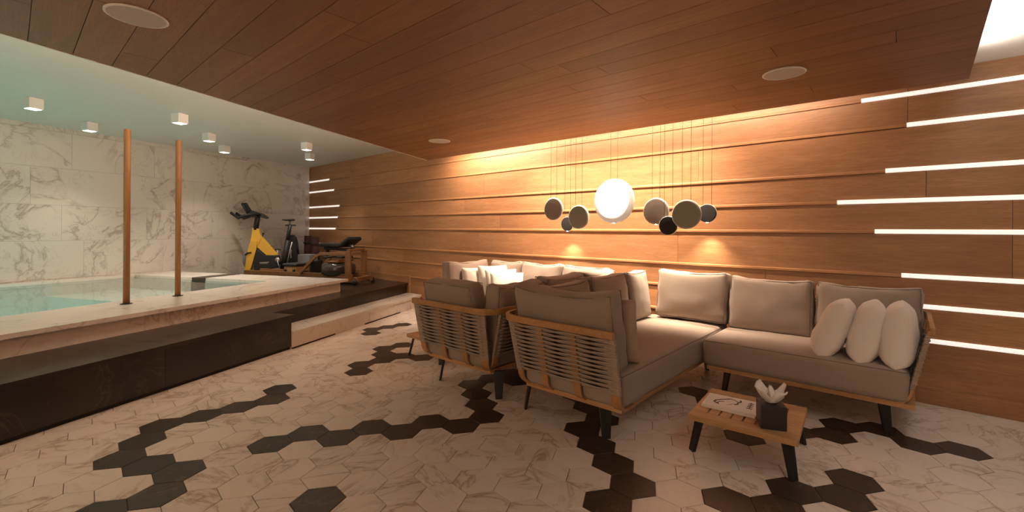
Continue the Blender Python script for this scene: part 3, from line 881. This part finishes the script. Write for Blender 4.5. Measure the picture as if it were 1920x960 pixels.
# pillows
pillow(.46,.44,.17, WP(1.815, 1.95, .635), (-.20, 0, WROT+math.pi+.10), 'blush throw pillow tucked behind the tall near cushion', None, 'blush_cloth', 3)
GP = 'white pillows at the right arm'; GL = 'white pillows at the far left end'
for (s_, o_, z_, roll, lb, sd) in ((.72,.70,.605,.36,'white pillow leaning most, leftmost of the three at the right arm',1),(.535,.71,.61,.20,'white pillow in the middle of the three at the right arm',2),(.375,.72,.615,.08,'white pillow pressed against the right sofa arm',4)):
    q_ = pillow(.40,.42,.19, (0,0,0), (0,0,0), lb, GP, seed=sd)
    q_.matrix_world = Matrix.Translation(WP(s_,o_,z_)) @ Matrix.Rotation(WROT,4,'Z') @ Matrix.Rotation(roll,4,'Y') @ Matrix.Rotation(math.pi/2,4,'Z')
for (s_, o_, z_, rz, tl, lb, sd) in ((4.41,.62,.60,.22,-.18,'white pillow leftmost in the far heap, against the end cushion',5),(4.23,.50,.63,.40,-.25,'white pillow second from left in the far heap, tallest',6),(4.04,.56,.60,.62,-.35,'white pillow third from left in the far heap',7),(3.86,.66,.58,.80,-.42,'brightest white pillow at the right of the far heap',8)):
    q_ = pillow(.42,.42,.18, (0,0,0), (0,0,0), lb, GL, seed=sd)
    q_.matrix_world = Matrix.Translation(WP(s_,o_,z_)) @ Matrix.Rotation(WROT+math.pi/2-rz,4,'Z') @ Matrix.Rotation(tl,4,'X')

# ---- low tables ------------------------------------------------------
def low_table(s, o, rz, label):
    t = tag(empty('coffee_table', WP(s,o), WROT+rz), label, 'table', 'low square teak tables')
    hw = .27; zt = .215; th = .034
    for (x0,x1,y0,y1) in ((-hw,hw,-hw,-hw+.085),(-hw,hw,hw-.085,hw),(-hw,-hw+.085,-hw+.086,hw-.086),(hw-.085,hw,-hw+.086,hw-.086)):
        MB().box(x0,x1,y0,y1,zt-th,zt).build('border_board', M['teak'], t, bevel=.003)
    n = 6; iw = 2*(hw-.086)
    for k in range(n):
        a = -hw+.086+iw*k/n
        MB().box(a+.005, a+iw/n-.005, -hw+.086, hw-.086, zt-th+.006, zt-.001).build('slat', M['teak'], t)
    for (sx,sy) in ((1,1),(1,-1),(-1,1),(-1,-1)):
        dg = Vector((sx,sy)).normalized(); pd = Vector((-dg.y,dg.x)); c = Vector((sx*(hw-.045), sy*(hw-.045))); vs_ = []
        for (z,hw_,of) in ((zt-th-.0005,.032,-.01),(0,.022,.035)):
            for (a,b) in ((-hw_,-.010),(hw_,-.010),(hw_,.010),(-hw_,.010)):
                vs_.append((c.x+pd.x*a+dg.x*(b+of), c.y+pd.y*a+dg.y*(b+of), z))
        mb = MB(); mb.add(vs_, [(0,1,2,3),(7,6,5,4)]+[(k,4+k,4+(k+1)%4,(k+1)%4) for k in range(4)]); mb.build('leg', M['black_metal'], t, bevel=.003)
    return t
low_table(1.03, 1.655, R(4), 'low square teak table carrying magazines and a black tissue box')
low_table(3.86, 1.60, 0, 'low teak table mostly hidden behind the left woven module')
# tissue box
t = tag(empty('tissue_box', WP(.885,1.795,.2152), WROT+R(24)), 'black cube tissue box with white tissue on the low table', 'tissue box')
MB().box(-.062,.062,-.062,.062,0,.125).build('case', M['black_leather'], t, bevel=.003)
MB().lathe([(0,.1262),(.03,.1262),(.03,.1255),(.0,.1255)], 20).build('opening', M['shadow_gap'], t)
mb = MB(); n = 28; rings = []
for i in range(7):
    f_ = i/6; rr_ = .012+.062*f_**.8; z = .122+.072*f_
    for k in range(n):
        a = 2*math.pi*k/n
        r2 = rr_*(1+.30*math.sin(4*a+1.2)*f_+.14*math.sin(7*a)*f_); zz = z+.024*f_*math.sin(4*a+.4+f_)+.010*f_*math.sin(9*a)
        mb.v.append((r2*math.cos(a+.5*f_), r2*math.sin(a+.5*f_), zz))
for i in range(6):
    for k in range(n): mb.f.append((i*n+k,i*n+(k+1)%n,(i+1)*n+(k+1)%n,(i+1)*n+k))
to = mb.build('tissue_sheet', M['tissue'], t, True); so_ = to.modifiers.new('thick','SOLIDIFY'); so_.thickness = .0012
mb = MB(); 
for i in range(5):
    f_ = i/4; rr_ = .028*(1-f_*.75); z = .13+.085*f_
    for k in range(12):
        a = 2*math.pi*k/12; r2 = rr_*(1+.35*math.sin(3*a+f_*2)); mb.v.append((r2*math.cos(a)+.006*math.sin(5*f_), r2*math.sin(a), z+.008*math.sin(3*a)))
for i in range(4):
    for k in range(12): mb.f.append((i*12+k,i*12+(k+1)%12,(i+1)*12+(k+1)%12,(i+1)*12+k))
mb.f.append(tuple(48+k for k in range(12)))
mb.build('tissue_fold', M['tissue'], t, True)
# magazines
def magazine(z, rz, th, lb, cover):
    t = tag(empty('magazine', WP(1.125,1.655,z), WROT+rz), lb, 'magazine', 'magazines on the low table')
    MB().box(-.108,.108,-.142,.142,0,th-.0008).build('pages', M['paper'], t)
    c_ = MB().box(-.110,.110,-.145,.145,th-.0007,th).build('cover', M['paper'], t)
    MB().box(-.1115,-.1101,-.145,.145,0,th).build('spine', M['paper'], t)
    if cover:
        r_ = random.Random(5)
        def stroke(pts, wd):
            MB().sweep([(x,y,th+.0002) for x,y in pts], [(-wd,0),(wd,0),(wd,.0003),(-wd,.0003)]).build('ink_stroke', M['ink'], c_)
        stroke([(-.05,.07),(-.03,.09),(.0,.085),(.03,.06),(.055,.03),(.07,.015)], .006)
        stroke([(-.06,.06),(-.035,.072),(-.01,.06),(.0,.04)], .004)
        stroke([(.07,.015),(.06,-.01),(.04,-.03),(.05,-.05)], .004)
        stroke([(-.02,-.02),(.0,-.035),(.02,-.03),(.045,-.045),(.075,-.04)], .005)
        stroke([(-.05,.02),(-.03,.0),(-.01,-.01),(.0,-.035)], .002)
        for k in range(4):
            stroke([(-.03+.028*k,-.085),(-.03+.028*k,-.115)], .006); 
            stroke([(-.03+.028*k,-.1),(-.012+.028*k,-.1)], .003)
    return t
magazine(.2152, R(93), .010, 'lower magazine of the pair on the low table', False)
magazine(.2256, R(96), .009, 'upper magazine with sketched white cover on the low table', True)

# ---- pendants ---------------------------------------------------------
PEND = [(1038,392,.130,'greige_paint',.40,0,'greige disc pendant, leftmost of the cluster'),
 (1064,420,.086,'brown_paint',.13,1,'small dark disc pendant left of the big white one, lowest on that side'),
 (1085,407,.130,'sage_paint',.425,0,'sage green disc pendant just left of the big white disc'),
 (1151,377,.235,'disc_glow',.31,2,'large glowing white disc pendant'),
 (1230,396,.130,'greige_paint',.36,1,'pale greige disc pendant just right of the big white disc'),
 (1253,423,.090,'brown_paint',.40,0,'small dark disc pendant hanging lowest, between two pale discs'),
 (1287,402,.135,'sage_paint',.428,0,'sage green disc pendant at the right, in front of the dark one'),
 (1326,400,.088,'brown_paint',.13,1,'small dark disc pendant, rightmost of the cluster')]
for (x, y, rad, mt, o_, lit, lb) in PEND:
    a, b = x-960, y-CY; u_ = cr*a+sr*b; v_ = -sr*a+cr*b
    d = Vector((*RW(u_/FPX, 1), -v_/FPX)); k_ = (WD-o_)/(d.x*NX+d.y*NY)
    P = Vector((d.x*k_, d.y*k_, CAMH+d.z*k_))
    t = tag(empty('pendant_lamp', P, WROT), lb, 'pendant lamp', 'disc pendants in front of the wood wall')
    prof = [(0,-.0165),(rad*.5,-.016),(rad*.90,-.0145),(rad*.96,-.0115),(rad*.985,-.007)]
    pr2 = [(r_, -h_) for (r_,h_) in prof]
    MB().lathe(prof, 48, 'y').build('front_shade', M[mt], t)
    MB().lathe(pr2, 48, 'y').build('back_shade', M['white_paint'] if lit == 2 else M[mt], t, True)
    MB().lathe([(rad*.985,-.006),(rad*1.0,-.005),(rad*1.0,.005),(rad*.985,.006)], 48, 'y').build('diffuser_rim', M['white_paint'], t, True)
    if lit == 2:
        MB().lathe([(0,-.030),(rad*.80,-.029),(rad*.835,-.026),(rad*.835,-.018),(0,-.0172)], 48, 'y').build('inner_disc', M['disc_inner'], t).location = (-.012,0,.012)
    for dx in (-.04, .04):
        MB().cyl((dx,0,math.sqrt(rad*rad-dx*dx)-.01),(dx,0,CEIL_R-P.z-.002),.0019,n=5).build('cord', M['black_metal'], t)
    if lit:
        MB().lathe([(0,-rad-.004),(.012,-rad-.002),(.012,-rad+.004),(0,-rad+.006)], 12).build('light_point', M['lamp_glow'], t)
        l = bpy.data.lights.new('pendant_spot','SPOT'); l.energy = 20 if lit == 1 else 16; l.color = (1,.80,.56); l.spot_size = R(95); l.spot_blend = .9; l.shadow_soft_size = .015
        lo = bpy.data.objects.new('pendant_spot', l); col.objects.link(lo); lo.location = P+Vector((0,0,-rad-.02))
# ---- fitness corner -----------------------------------------------------
# exercise bike: local x to the rear (right in the photo), y away from the camera
bk = tag(empty('exercise_bike', (*RW(-4.70, 8.50), ZP), R(14)+YAW), 'yellow and black indoor exercise bike in the gym corner', 'exercise bike'); bk.scale = (.72,.82,.82)
Y_, K_ = M['yellow'], M['black_plastic']
def rod(name, p0, p1, r0, r1, mat, par=bk, n=14): return MB().cyl(p0,p1,r0,r1,n).build(name, mat, par, True)
def blade(name, pts, y0, y1, mat, par=bk, bev=.006): return MB().plate(pts, y0, y1).build(name, mat, par, bevel=bev)
for yy in (-.085, .055):
    blade('fork_leg', [(-.46,.04),(-.34,.04),(-.17,.62),(-.16,.82),(-.30,.84),(-.36,.66)], yy, yy+.035, Y_)
blade('head_tube', [(-.33,.74),(-.15,.70),(-.06,.88),(-.12,1.10),(-.27,1.12)], -.055, .055, Y_)
blade('main_beam', [(-.20,1.04),(-.10,.98),(.33,.50),(.10,.46),(-.19,.70)], -.045, .045, Y_)
MB().lathe([(.05,-.022),(.215,-.022),(.245,-.016),(.25,0),(.245,.016),(.215,.022),(.05,.022)], 40, 'y').build('flywheel', M['grey_metal'], bk, True).location = (-.26,0,.37)
blade('chain_guard', [(-.17,.66),(.02,.50),(.36,.49),(.40,.32),(.33,.20),(.05,.16),(-.22,.10),(-.24,.30)], -.07, .05, K_, bev=.015)
blade('guard_badge', [(-.10,.335),(.14,.345),(.10,.30),(-.08,.30)], -.0735, -.0705, M['grey_metal'], bev=0)
MB().lathe([(0,-.095),(.07,-.092),(.072,-.07),(0,-.07)], 24, 'y').build('crank_disc', M['grey_metal'], bk, True).location = (.335,0,.37)
rod('crank_arm', (.335,-.10,.37),(.42,-.10,.13),.018,.014,M['grey_metal'])
MB().box(.36,.48,-.20,-.11,.105,.135).build('pedal', K_, bk, bevel=.006)
MB().box(.22,.34,.10,.19,.60,.63).build('pedal', K_, bk, bevel=.006)
rod('crank_arm', (.335,.085,.37),(.28,.085,.61),.018,.014,M['grey_metal'])
rod('seat_tube', (.46,0,.16),(.56,0,.84),.075,.060,K_); rod('seat_post', (.55,0,.80),(.62,0,1.20),.048,.045,K_)
rod('seat_strut', (.52,-.05,.12),(.68,-.05,.80),.018,.018,M['grey_metal'])
MB().box(.50,.76,-.02,.02,1.17,1.205).build('seat_slider', K_, bk, bevel=.005)
mb = MB(); 
for (x, hw, z0, z1) in ((.40,.018,1.305,1.33),(.50,.03,1.29,1.33),(.60,.075,1.285,1.335),(.69,.11,1.285,1.345),(.74,.085,1.295,1.345)):
    mb.v += [(x,-hw,z0),(x,hw,z0),(x,hw*.8,z1),(x,-hw*.8,z1)]
for i in range(4):
    for j in range(4): mb.f.append((i*4+j,i*4+(j+1)%4,i*4+4+(j+1)%4,i*4+4+j))
mb.f += [(3,2,1,0),(16,17,18,19)]
mb.build('saddle', M['black_leather'], bk, True, sub=1); rod('saddle_clamp', (.61,0,1.20),(.61,0,1.29),.022,.022,M['grey_metal'])
rod('bar_post', (-.215,0,1.08),(-.16,0,1.40),.065,.060,K_)
blade('bar_head', [(-.42,1.47),(-.28,1.52),(-.02,1.44),(.10,1.36),(.06,1.33),(-.10,1.37),(-.28,1.36),(-.40,1.39)], -.05, .05, K_, bev=.012)
for yy in (-.20,.20):
    MB().tube([(-.10,yy*.2,1.42),(-.22,yy*.9,1.44),(-.40,yy,1.40),(-.55,yy,1.34),(-.74,yy*.8,1.46)], .032, 8).build('handlebar', K_, bk, True)
    MB().tube([(-.36,yy*.5,1.46),(-.44,yy*.5,1.58),(-.50,yy*.5,1.68)], .034, 8).build('aero_bar', K_, bk, True)
blade('phone_rest', [(-.52,1.66),(-.44,1.70),(-.32,1.52),(-.38,1.48)], -.06, .06, K_, bev=.004)
MB().lathe([(0,-.02),(.02,-.02),(.028,0),(.02,.02),(0,.02)],16).build('brake_knob', K_, bk, True).location = (-.03,0,.99)
rod('brake_stem', (-.06,0,.90),(-.03,0,.985),.010,.010,K_)
MB().tube([(-.28,-.09,.56),(-.36,-.10,.55),(-.42,-.10,.50)], .016, 8).build('bottle_clip', K_, bk, True)
MB().box(-.52,-.30,-.27,.27,.0,.05).build('front_foot', K_, bk, bevel=.012); MB().box(.42,.56,-.27,.27,.0,.05).build('rear_foot', K_, bk, bevel=.012)
MB().box(-.30,.42,-.04,.04,.05,.10).build('base_beam', K_, bk, bevel=.008); blade('rear_support', [(.38,.05),(.60,.05),(.52,.30),(.44,.30)], -.04,.04,K_)
# rowing machine along v
rw = tag(empty('rowing_machine', PP(6.45, 4.56, ZP), PROT), 'wooden water rowing machine standing on the dark platform', 'rowing machine')
# local: x = u (away from camera), y = v (to the left)
WNT = M['walnut']
for x in (-.17, .17):
    MB().box(x-.022,x+.022,.02,2.25,.10,.17).build('slide_rail', WNT, rw, bevel=.004)
    MB().box(x-.028,x+.028,-.12,.55,.035,.125).build('base_rail', WNT, rw, bevel=.006)
    MB().box(x*1.25-.022,x*1.25+.022,.02,.12,.04,.55).build('upright', WNT, rw, bevel=.005)
    MB().box(x*1.25-.02,x*1.25+.02,.12,.62,.47,.52).build('top_arm', WNT, rw, bevel=.005)
    MB().sweep([(x*1.25,.60,.50),(x*1.25,.72,.44),(x*1.25,1.02,.16)], [(-.018,-.022),(.018,-.022),(.018,.022),(-.018,.022)]).build('side_arm', WNT, rw)
    w_ = MB().lathe([(0,-.018),(.04,-.018),(.045,-.01),(.045,.01),(.04,.018),(0,.018)], 20, 'x').build('wheel', K_, rw, True); w_.location = (x*1.45,-.08,.045)
for (y, z) in ((.07,.56),(.30,.375)):
    MB().box(-.21,.21,y-.03,y+.03,z-.02,z+.02).build('cross_bar', WNT, rw, bevel=.004)
MB().lathe([(0,0),(.22,0),(.262,.02),(.28,.06),(.28,.14),(.265,.18),(.22,.205),(0,.215)], 40).build('water_tank', M['tank'], rw, True).location = (0,.42,.13)
MB().lathe([(0,0),(.17,0),(.18,.01),(.18,.02),(0,.02)], 32).build('tank_lid', WNT, rw).location = (0,.42,.346)
MB().box(-.15,.15,.24,.36,.42,.455).build('monitor', K_, rw, bevel=.006)
MB().tube([(-.2,.56,.43),(.2,.56,.43)], .016, 8).build('pull_handle', K_, rw, True)
MB().box(-.15,.15,.86,.89,.14,.36).build('foot_board', K_, rw, bevel=.004)
MB().box(-.14,.14,1.16,1.42,.171,.255).build('seat_carriage', M['teak'], rw, bevel=.004)
sc2 = cushion('seat_pad', .34, .30, .055, (0,1.29,.285), 0, 0, None, None, None, mat='black_leather', r=.022, bul=(0,0,-.008), ear=0, wr=.003, seed=3, taper=0, parent=rw, pip=False)
for x in (-.12,.12):
    for y in (1.2,1.38):
        w_ = MB().lathe([(0,-.012),(.022,-.012),(.022,.012),(0,.012)], 14, 'x').build('roller', K_, rw); w_.location = (x*1.3,y,.19)
MB().box(-.2,.2,2.20,2.26,.0,.11).build('rear_leg', WNT, rw, bevel=.004)
MB().box(-.21,.21,-.10,-.04,.06,.12).build('front_beam', WNT, rw, bevel=.004)
# weight bench behind the rower
wb = tag(empty('weight_bench', WP(8.30, .36, ZP), math.pi/2), 'black padded weight bench behind the rowing machine', 'weight bench')
cushion('seat_pad', .26, .80, .07, (0,.35,.60), 0, R(-1), None, None, None, mat='black_leather', r=.025, bul=(0,0,.01), ear=0, wr=.002, seed=1, taper=0, parent=wb, pip=False)
cushion('back_pad', .28, .34, .07, (0,-.26,.675), 0, R(-24), None, None, None, mat='black_leather', r=.025, bul=(0,0,.01), ear=0, wr=.002, seed=2, taper=0, parent=wb, pip=False)
MB().box(-.03,.03,-.30,.72,.50,.555).build('spine_beam', K_, wb, bevel=.004)
MB().cyl((0,-.28,.64),(0,-.36,.56),.03,.03).build('end_roller', M['grey_metal'], wb, True)
for y in (-.22,.62):
    MB().box(-.025,.025,y-.025,y+.025,.04,.50).build('post', K_, wb); MB().box(-.20,.20,y-.03,y+.03,0,.04).build('foot', K_, wb, bevel=.004)
# grey block on a wood stand between
gb = tag(MB().box(-.12,.12,-.14,.14,0,.20).build('foam_block', M['grey_foam'], None, bevel=.006), 'grey foam block behind the rower seat', 'block'); gb.location = PP(7.42,6.45,ZP+.2002); gb.rotation_euler = (0,0,PROT)
st_ = tag(empty('step_box', PP(7.42,6.45,ZP), PROT), 'small wooden step box under the grey foam block', 'box')
MB().box(-.16,.16,-.18,.18,.17,.20).build('lid', M['walnut'], st_)
for (x0,x1,y0,y1) in ((-.15,-.13,-.17,.17),(.13,.15,-.17,.17),(-.13,.13,-.17,-.15),(-.13,.13,.15,.17)):
    MB().box(x0,x1,y0,y1,0,.1698).build('side', M['walnut'], st_)
# maroon rolls and black bag in the corner
def roll_mat(x, y, hh, lb):
    t = tag(empty('exercise_mat', (x,y,ZP)), lb, 'mat', 'rolled mats in the corner')
    mb = MB(); n = 90; pts_ = []
    for k in range(n+1):
        a = k/n*2*math.pi*4.5; r_ = .025+.062*k/n*1.0; pts_.append((r_*math.cos(a), r_*math.sin(a)))
    vs_ = []; fs_ = []
    for (px_, py_) in pts_: vs_ += [(px_,py_,0),(px_,py_,hh)]
    for k in range(n): fs_.append((2*k,2*k+2,2*k+3,2*k+1))
    mb.add(vs_, fs_); o_ = mb.build('roll', M['maroon'], t, True); s_ = o_.modifiers.new('t','SOLIDIFY'); s_.thickness = .010
    for z in (.15, hh-.15):
        MB().lathe([(.0935,z-.012),(.0965,z-.012),(.0965,z+.012),(.0935,z+.012)], 28).build('strap', M['black_plastic'], t)
p = WP(9.65,.28); roll_mat(p.x, p.y, .74, 'maroon rolled mat standing against the wood wall')
p = WP(9.93,.30); roll_mat(p.x, p.y, .76, 'maroon rolled mat in the corner beside the black bag')
p = WP(9.98,.62); t = tag(empty('gym_bag', (p.x,p.y,ZP), R(10)+YAW), 'tall black tapered bag with small white logo beside the bike', 'bag')
mb = MB(); vs_ = []
for (z,a,b) in ((0,.17,.11),(.10,.16,.10),(.62,.11,.07),(.72,.09,.06),(.78,.05,.035)):
    vs_ += [(-a,-b,z),(a,-b,z),(a,b,z),(-a,b,z)]
fs_ = [(3,2,1,0),(16,17,18,19)]
for i in range(4):
    for j in range(4): fs_.append((i*4+j,i*4+(j+1)%4,i*4+4+(j+1)%4,i*4+4+j))
mb.add(vs_, fs_); mb.build('body', M['black_plastic'], t, bevel=.012)
MB().sweep([(.02,-.098,.30),(.012,-.093,.40),(.02,-.088,.47)], [(-.006,0),(.006,0),(.006,.002),(-.006,.002)]).build('logo', M['white_paint'], t)
